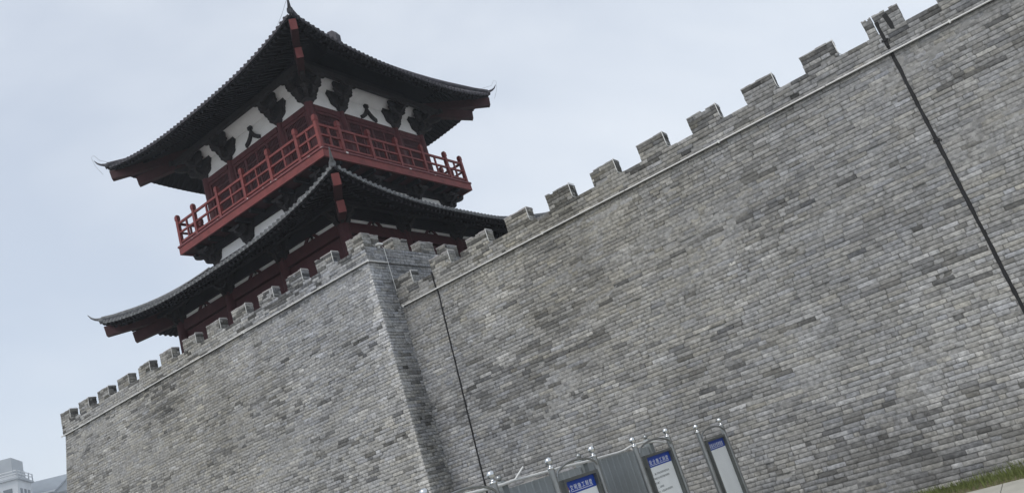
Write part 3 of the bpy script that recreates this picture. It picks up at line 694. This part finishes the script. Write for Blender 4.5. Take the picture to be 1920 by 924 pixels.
# lightning wire along the tips
for q in (0, 1, 3):
    T = RZ(q); tip = SU(q, 1, 0); dg = Vector((1, -1, 0)).normalized(); w = MB()
    b0 = SU(q, .86, 0) + Vector((0, 0, .12))
    w.tube([T(p) for p in (b0, b0.lerp(tip, .5) + Vector((0, 0, .22)), tip + dg * .25 + Vector((0, 0, .38)), tip + dg * .42 + Vector((0, 0, .62)), tip + dg * .52 + Vector((0, 0, .55)), tip + dg * .42 + Vector((0, 0, .15)), tip + dg * .2 + Vector((0, 0, -.25)))], .005, 5)
    w.build('lightning_wire', 'tileend', tow)

# ------------------------------------------------------------------ notice boards
def text_mesh(body, size, name):
    c = bpy.data.curves.new('t', 'FONT'); c.body = body; c.size = size; c.align_x = 'LEFT'; c.extrude = .001
    o = bpy.data.objects.new('t', c); col.objects.link(o)
    dg = bpy.context.evaluated_depsgraph_get(); me = bpy.data.meshes.new_from_object(o.evaluated_get(dg))
    bpy.data.objects.remove(o); bpy.data.curves.remove(c)
    vs = [v.co.copy() for v in me.vertices]; fs = [tuple(p.vertices) for p in me.polygons]; bpy.data.meshes.remove(me)
    return vs, fs
def text(body, x, y0, y1, zc, size, m, parent, width=None):
    """lettering facing +x, running towards +y, fitted between y0 and y1"""
    vs, fs = text_mesh(body, size, 't')
    if not vs: return
    a0, a1 = min(v.x for v in vs), max(v.x for v in vs); b0, b1 = min(v.y for v in vs), max(v.y for v in vs)
    s = min(1e9, (y1 - y0) / max(1e-6, a1 - a0))
    mb = MB(); mb.add([(x + v.z, y0 + (v.x - a0) * s, zc + (v.y - (b0 + b1) / 2) * size / max(1e-6, (b1 - b0))) for v in vs], fs)
    mb.build('lettering', m, parent)
SX = -5.2
def notice(y0, y1, zb, head, lines, label):
    nb = thing('notice_board', (SX, (y0 + y1) / 2, 0), label, 'notice board', 'notice boards in a row')
    for y in (y0, y1):
        p = MB(); p.tube([(SX, y, 0), (SX, y, zb - .10)], .039, 14); po = p.build('post', 'steel2', nb)
        p = MB(); p.lathe((SX, y, zb), [(0.0005, -.047)] + [(.047 * math.sin(a), -.047 * math.cos(a)) for a in np.linspace(.15, math.pi - .15, 14)] + [(.0005, .047)], 20); p.build('ball', 'steel', po)
        p = MB(); p.lathe((SX, y, zb), [(.018, -.045), (.018, -.068), (.040, -.072), (.043, -.080), (.043, -.092), (.040, -.0985), (.0, -.0986)], 18); p.build('collar', 'steel', po)
        p = MB(); p.lathe((SX, y, 0), [(.0, .012), (.09, .012), (.09, .0)], 16, False); p.build('base_plate', 'steel2', po)
    a = MB(); yc = (y0 + y1) / 2; hw = (y1 - y0) / 2 - .03
    a.tube([(SX + .03, yc + hw * math.sin(t), zb - .205 + .135 * math.cos(t * .98) ** 1.0) for t in np.linspace(-math.pi / 2, math.pi / 2, 22)], .014, 10)
    a.build('arch', 'steel2', nb)
    f0, f1, zt, zl = y0 + .125, y1 - .105, zb - .25, .62
    for (a0, a1, b0, b1) in ((f0, f1, zt - .035, zt), (f0, f1, zl, zl + .035), (f0, f0 + .045, zl + .036, zt - .036), (f1 - .045, f1, zl + .036, zt - .036)):
        m = MB(); m.box(SX - .035, SX + .04, a0, a1, b0, b1); m.build('frame_bar', 'frame', nb)
    m = MB(); m.box(SX - .03, SX - .022, f0 + .046, f1 - .046, zl + .036, zt - .036); m.build('back_sheet', 'frame', nb)
    hd = MB(); hz0, hz1 = zt - .185, zt - .04; hd.box(SX - .02, SX - .004, f0 + .047, f1 - .047, hz0, hz1); h = hd.build('header', 'blue', nb)
    pn = MB(); pn.box(SX - .02, SX - .006, f0 + .049, f1 - .049, zl + .04, hz0 - .002); pp = pn.build('panel', 'board', nb)
    W0, W1 = f0 + .075, f1 - .13; lx = SX - .0025
    lg = MB(); lg.add([(lx, W0, hz0 + .052), (lx, W0 + .055, hz0 + .052), (lx, W0 + .04, hz0 + .095), (lx, W0 + .02, hz0 + .108)], [(0, 1, 2, 3)]); lg.build('emblem_flame', 'logored', h)
    lg = MB(); lg.add([(lx, W0, hz0 + .025), (lx, W0 + .058, hz0 + .025), (lx, W0 + .056, hz0 + .050), (lx, W0 + .002, hz0 + .050)], [(0, 1, 2, 3)]); lg.build('emblem_base', 'whiteink', h)
    text(' '.join(head), SX - .0035, W0 + .085, W1, hz0 + .068, .066, 'whiteink', h)
    ul = MB(); ul.box(SX - .0038, SX - .0028, W0 + .085, W1, hz0 + .020, hz0 + .026); ul.build('underline', 'whiteink', h)
    z = hz0 - .10
    for s_, ln in lines:
        if ln: text(ln, SX - .0055, f0 + .12 + (.05 if s_ else 0), f0 + .12 + (f1 - f0 - .22) * min(1, len(ln) / 17), z, .030, 'ink', pp)
        z -= .062
    for y, s_ in ((f0, -1), (f1, 1)):                   # clips between frame and post
        for zc in (zt - .17, zl + .2):
            ya, yb = (y0 + .03, f0) if s_ < 0 else (f1, y1 - .03)
            m = MB(); m.tube([(SX, ya, zc), (SX, yb, zc)], .016, 8); m.build('clip', 'steel', nb)
    return nb
body_lines = [(0, '一、施工现场必须保持整洁有序'), (0, '严格遵守各项管理规定和要求'), (0, '进行施工'), (1, '二、材料堆放'), (0, '整齐、分类标明名称规格等'), (0, '要求'), (1, '三、工地道路畅通排水良好无积水'), (0, '四、工完场清及时清理'), (1, '五、进入现场人员佩戴安全帽'), (0, '六、做好安全防护工作')]
notice(5.955, 7.05, 2.205, '安全生产制度', body_lines[:5], 'notice board nearest the bastion corner, only its ball and arch top showing')
notice(8.22, 9.29, 2.182, '文明施工制度', body_lines[:4], 'notice board with blue header in front of the grey hoarding')
notice(10.50, 11.69, 2.154, '安全施工制度', body_lines, 'notice board with blue header and visible rows of grey text')
notice(12.90, 14.05, 2.083, '消防安全管理制度', [], 'blue headed notice board with plain white panel, rightmost of the row')

# ------------------------------------------------------------------ sheet hoarding behind the boards
HX = -6.0
ho = thing('sheet_hoarding', (HX, 9.5, 0), 'grey sheet metal hoarding with white pipe along its top', 'hoarding')
hp = (6.25, 8.27, 10.30, 12.62)
for y in hp:
    p = MB(); p.box(HX - .06, HX + .06, y - .062, y + .062, 0, 2.11)
    p.hexa([(HX - .062, y - .064, 2.111), (HX + .062, y - .064, 2.111), (HX + .062, y + .064, 2.111), (HX - .062, y + .064, 2.111)], [(HX - .035, y - .035, 2.145), (HX + .035, y - .035, 2.145), (HX + .035, y + .035, 2.145), (HX - .035, y + .035, 2.145)])
    po = p.build('post', 'sheetpost', ho)
    p = MB(); p.lathe((HX, y, 2.185), [(.0005, -.036)] + [(.038 * math.sin(a), -.038 * math.cos(a)) for a in np.linspace(.3, math.pi - .1, 12)] + [(.0005, .038)], 16); p.build('ball', 'steel2', po)
for a, c in zip(hp[:-1], hp[1:]):
    n = 3; w = (c - a - .13) / n
    for i in range(n):
        y0, y1 = a + .065 + w * i + .004, a + .065 + w * (i + 1) - .004
        m = MB(); pts = []; nr = 4
        for r_ in range(nr):
            b0 = y0 + (y1 - y0) * r_ / nr; b1 = y0 + (y1 - y0) * (r_ + 1) / nr; d = b1 - b0
            pts += [(HX + .012, b0), (HX + .012, b0 + d * .62), (HX + .018, b0 + d * .70), (HX + .018, b0 + d * .92)]
        pts.append((HX + .012, y1)); zt = 2.045 + random.uniform(-.012, .008)
        front = [(x, y, z) for z in (.06, zt) for x, y in pts]; n_ = len(pts)
        m.add(front, [(j, j + 1, n_ + j + 1, n_ + j) for j in range(n_ - 1)])
        m.add([(x - .003, y, z) for x, y, z in front], [(n_ + j, n_ + j + 1, j + 1, j) for j in range(n_ - 1)])
        m.build('sheet_panel', 'sheet', ho)
    m = MB(); m.box(HX - .05, HX - .005, a + .064, c - .064, 1.95, 2.0); m.build('back_rail', 'sheetpost', ho)
pp = [(6.1, 2.14), (7.0, 2.12), (7.87, 2.100), (8.19, 2.098), (8.44, 2.108), (8.79, 2.100), (9.39, 2.096), (9.55, 2.098), (10.34, 2.074), (11.0, 2.072), (11.3, 2.065), (11.55, 2.074), (11.8, 2.104), (12.25, 2.109), (12.8, 2.06), (13.11, 2.0)]
m = MB(); m.tube([(HX + .085, y, z) for y, z in pp], .019, 8); m.build('top_pipe', 'pipe', ho)
m = MB(); m.tube([(HX + .09, 8.44, 2.10), (HX + .09, 8.715, 2.235)], .012, 8); m.build('loose_pipe', 'pipe', ho)

# ------------------------------------------------------------------ grass along the foot of the wall
gm = MB(); gr = random.Random(5)
for _ in range(19000):
    x = gr.uniform(-9.5, 4.5); y = 13.76 + .86 * gr.random() ** .8
    dens = .55 + .45 * math.sin(x * 1.3 + 1) * math.sin(x * .47 + y * 2)
    if gr.random() > dens + .25: continue
    h = gr.uniform(.06, .20) * (1.1 if dens > .55 else .7); a = gr.uniform(0, 6.28); w = gr.uniform(.003, .0065); le = gr.uniform(.1, .8) * h; ca, sa = math.cos(a), math.sin(a); b2 = gr.uniform(0, 6.28)
    dx, dy = math.cos(b2) * le, math.sin(b2) * le
    gm.add([(x - ca * w, y - sa * w, -.03), (x + ca * w, y + sa * w, -.03), (x + ca * w * .7 + dx * .35, y + sa * w * .7 + dy * .35, h * .6), (x - ca * w * .7 + dx * .35, y - sa * w * .7 + dy * .35, h * .6), (x + dx, y + dy, h)], [(0, 1, 2, 3), (3, 2, 4)])
tag(gm.build('grass', 'grass', origin=(0, 14.2, 0)), 'rough green grass along the foot of the brick wall', 'grass', kind='stuff')

# ------------------------------------------------------------------ town far behind
def far_box(e1, e2, P, a0, a1, b0, b1, z0, z1, mb):
    c = [P + e1 * a + e2 * b_ for a, b_ in ((a0, b0), (a1, b0), (a1, b1), (a0, b1))]
    mb.hexa([Vector((p.x, p.y, z0)) for p in c], [Vector((p.x, p.y, z1)) for p in c])
P0 = Vector((-299, 139, 0)); e1 = Vector((-.75, .66, 0)).normalized(); e2 = Vector((-e1.y, e1.x, 0))   # e2 points left along the other face
apt = thing('apartment_block', (P0.x - 8, P0.y, 0), 'pale apartment block with square rooftop tower in haze', 'apartment block')
m = MB(); far_box(e1, e2, P0, -1.5, 13.5, -1.5, 22, 0, 58.6, m); m.build('wall', 'conc', apt)
m = MB(); far_box(e1, e2, P0, 0, 12, 0, 14, 60.4, 66.8, m); m.build('rooftop_tower', 'conc2', apt)
m = MB(); far_box(e1, e2, P0, -2.3, 14.2, -2.3, 22.5, 58.7, 59.3, m); m.build('cornice', 'conc2', apt)
m = MB(); far_box(e1, e2, P0, -1.2, 13.2, -1.2, 21, 59.31, 60.39, m); m.build('parapet', 'whitetrim', apt)
for z in (60.6, 61.6):
    m = MB(); far_box(e1, e2, P0, -2.0, 14.0, -2.0, -1.8, z, z + .28, m); m.build('terrace_rail', 'whitetrim', apt)
    m = MB(); far_box(e1, e2, P0, -2.0, -1.8, -1.79, 20, z, z + .28, m); m.build('terrace_rail', 'whitetrim', apt)
for i in range(5):
    m = MB(); far_box(e1, e2, P0, -2.05 + i * 4, -1.75 + i * 4, -2.05, -1.75, 59.31, 62.0, m); m.build('rail_post', 'conc2', apt)
for fl in range(9):
    z = 53.8 - fl * 3.2
    for i in range(3):
        m = MB(); far_box(e1, e2, P0, -1.62, -1.3, .2 + i * 3.6, 2.9 + i * 3.6, z, z + 2.2, m); wn = m.build('window', 'glass', apt)
    for i in range(3):
        m = MB(); far_box(e1, e2, P0, 1.0 + i * 4, 3.2 + i * 4, -1.62, -1.3, z, z + 2.1, m); m.build('window', 'glass', apt)
# gabled block beside it
P1 = Vector((-309, 152, 0)); f1 = Vector((.53, .85, 0)).normalized(); f2 = Vector((-f1.y, f1.x, 0))
vil = thing('roofed_block', (P1.x, P1.y, 0), 'grey block with pitched slate roof in haze beside the bastion edge', 'building')
m = MB(); far_box(f1, f2, P1, -12, 40, 0, 16, 0, 54.3, m); m.build('wall', 'conc2', vil)
def far_roof(a0, a1, b0, b1, z0, z1, inset, nm):
    c = [P1 + f1 * a + f2 * b_ for a, b_ in ((a0, b0), (a1, b0), (a1, b1), (a0, b1))]; bm_ = (b0 + b1) / 2
    r0 = P1 + f1 * (a0 + inset) + f2 * bm_; r1 = P1 + f1 * (a1 - inset) + f2 * bm_
    v = [(p.x, p.y, z0) for p in c] + [(r0.x, r0.y, z1), (r1.x, r1.y, z1)]
    m = MB(); m.add(v, [(0, 1, 5, 4), (1, 2, 5), (2, 3, 4, 5), (3, 0, 4), (3, 2, 1, 0)]); return m.build(nm, 'farroof', vil)
rf = far_roof(-13, 41, -1.2, 17, 54.5, 60.6, 10, 'roof')
m = MB(); far_box(f1, f2, P1, -13.1, 41, -1.35, -1.15, 54.0, 54.6, m); m.build('eave_trim', 'whitetrim', vil)
m = MB(); c = P1 + f1 * 11; prof = [(-6, 53.0), (6, 53.0), (0, 58.2)]; m.prism(prof, c + f2 * (-1.9), f1, (0, 0, 1), f2, 3.0); m.build('gable', 'conc2', vil)
for sg in (-1, 1):
    m = MB(); a = c + f1 * sg * 6.4 - f2 * 2.2 + Vector((0, 0, 53.1)); b_ = c - f2 * 2.2 + Vector((0, 0, 58.6)); m.bar(a, b_, 3.6, .5); m.build('gable_verge', 'farroof', vil)
for i in range(-2, 7):
    m = MB(); far_box(f1, f2, P1, -2 + i * 5, .2 + i * 5, -.15, .3, 49.5, 52.3, m); m.build('window', 'glass', vil)
    m = MB(); far_box(f1, f2, P1, -2.6 + i * 5, .8 + i * 5, -.4, .1, 52.9, 53.5, m); m.build('lintel', 'whitetrim', vil)
# a tree top in front of them
tr = thing('tree', (-71.8, 35.6, -.02), 'dark green tree top low between the bastion and the far buildings', 'tree')
m = MB(); m.tube([(-71.8, 35.6, 0), (-71.7, 35.6, 5), (-71.9, 35.7, 10), (-71.8, 35.6, 12.7)], [.28, .22, .12, .03], 8)
for i in range(14):
    z = 4 + i * .65; a = i * 2.4; L = 2.6 * (1 - (z - 3) / 12); m.tube([(-71.8, 35.6, z), (-71.8 + math.cos(a) * L * .6, 35.6 + math.sin(a) * L * .6, z + .5), (-71.8 + math.cos(a) * L, 35.6 + math.sin(a) * L, z + 1.1)], [.07, .05, .015], 5)
m.build('trunk', 'bark', tr)
lf_ = MB(); r = random.Random(3)
for _ in range(5200):
    z = 3.0 + 10.6 * r.random() ** .9; rad = 2.9 * (1 - ((z - 2.8) / 11.0)) ** .7 + .12; a = r.uniform(0, 6.28); d = rad * r.random() ** .45 * (.75 + .35 * math.sin(a * 3 + z * 1.7))
    c = Vector((-71.8 + d * math.cos(a), 35.6 + d * math.sin(a), z)); s = r.uniform(.09, .2)
    u = Vector((r.uniform(-1, 1), r.uniform(-1, 1), r.uniform(-1, 1))).normalized(); w = u.orthogonal().normalized()
    lf_.add([c - u * s, c + w * s * .5, c + u * s, c - w * s * .5], [(0, 1, 2, 3)])
lf_.build('crown', 'leaf', tr)

# ------------------------------------------------------------------ haze
hz = MB(); hz.box(-440, 430, -430, 440, -1.2, 78)
hm = bpy.data.materials.new('thin_haze'); hm.use_nodes = True; ht = hm.node_tree; ht.nodes.clear()
ho_ = ht.nodes.new('ShaderNodeOutputMaterial'); pv = ht.nodes.new('ShaderNodeVolumePrincipled')
pv.inputs['Color'].default_value = (.86, .93, 1, 1); pv.inputs['Density'].default_value = .0009; pv.inputs['Anisotropy'].default_value = .2
ht.links.new(pv.outputs['Volume'], ho_.inputs['Volume'])
tag(hz.build('haze', hm, origin=(0, 0, 0)), kind='stuff')
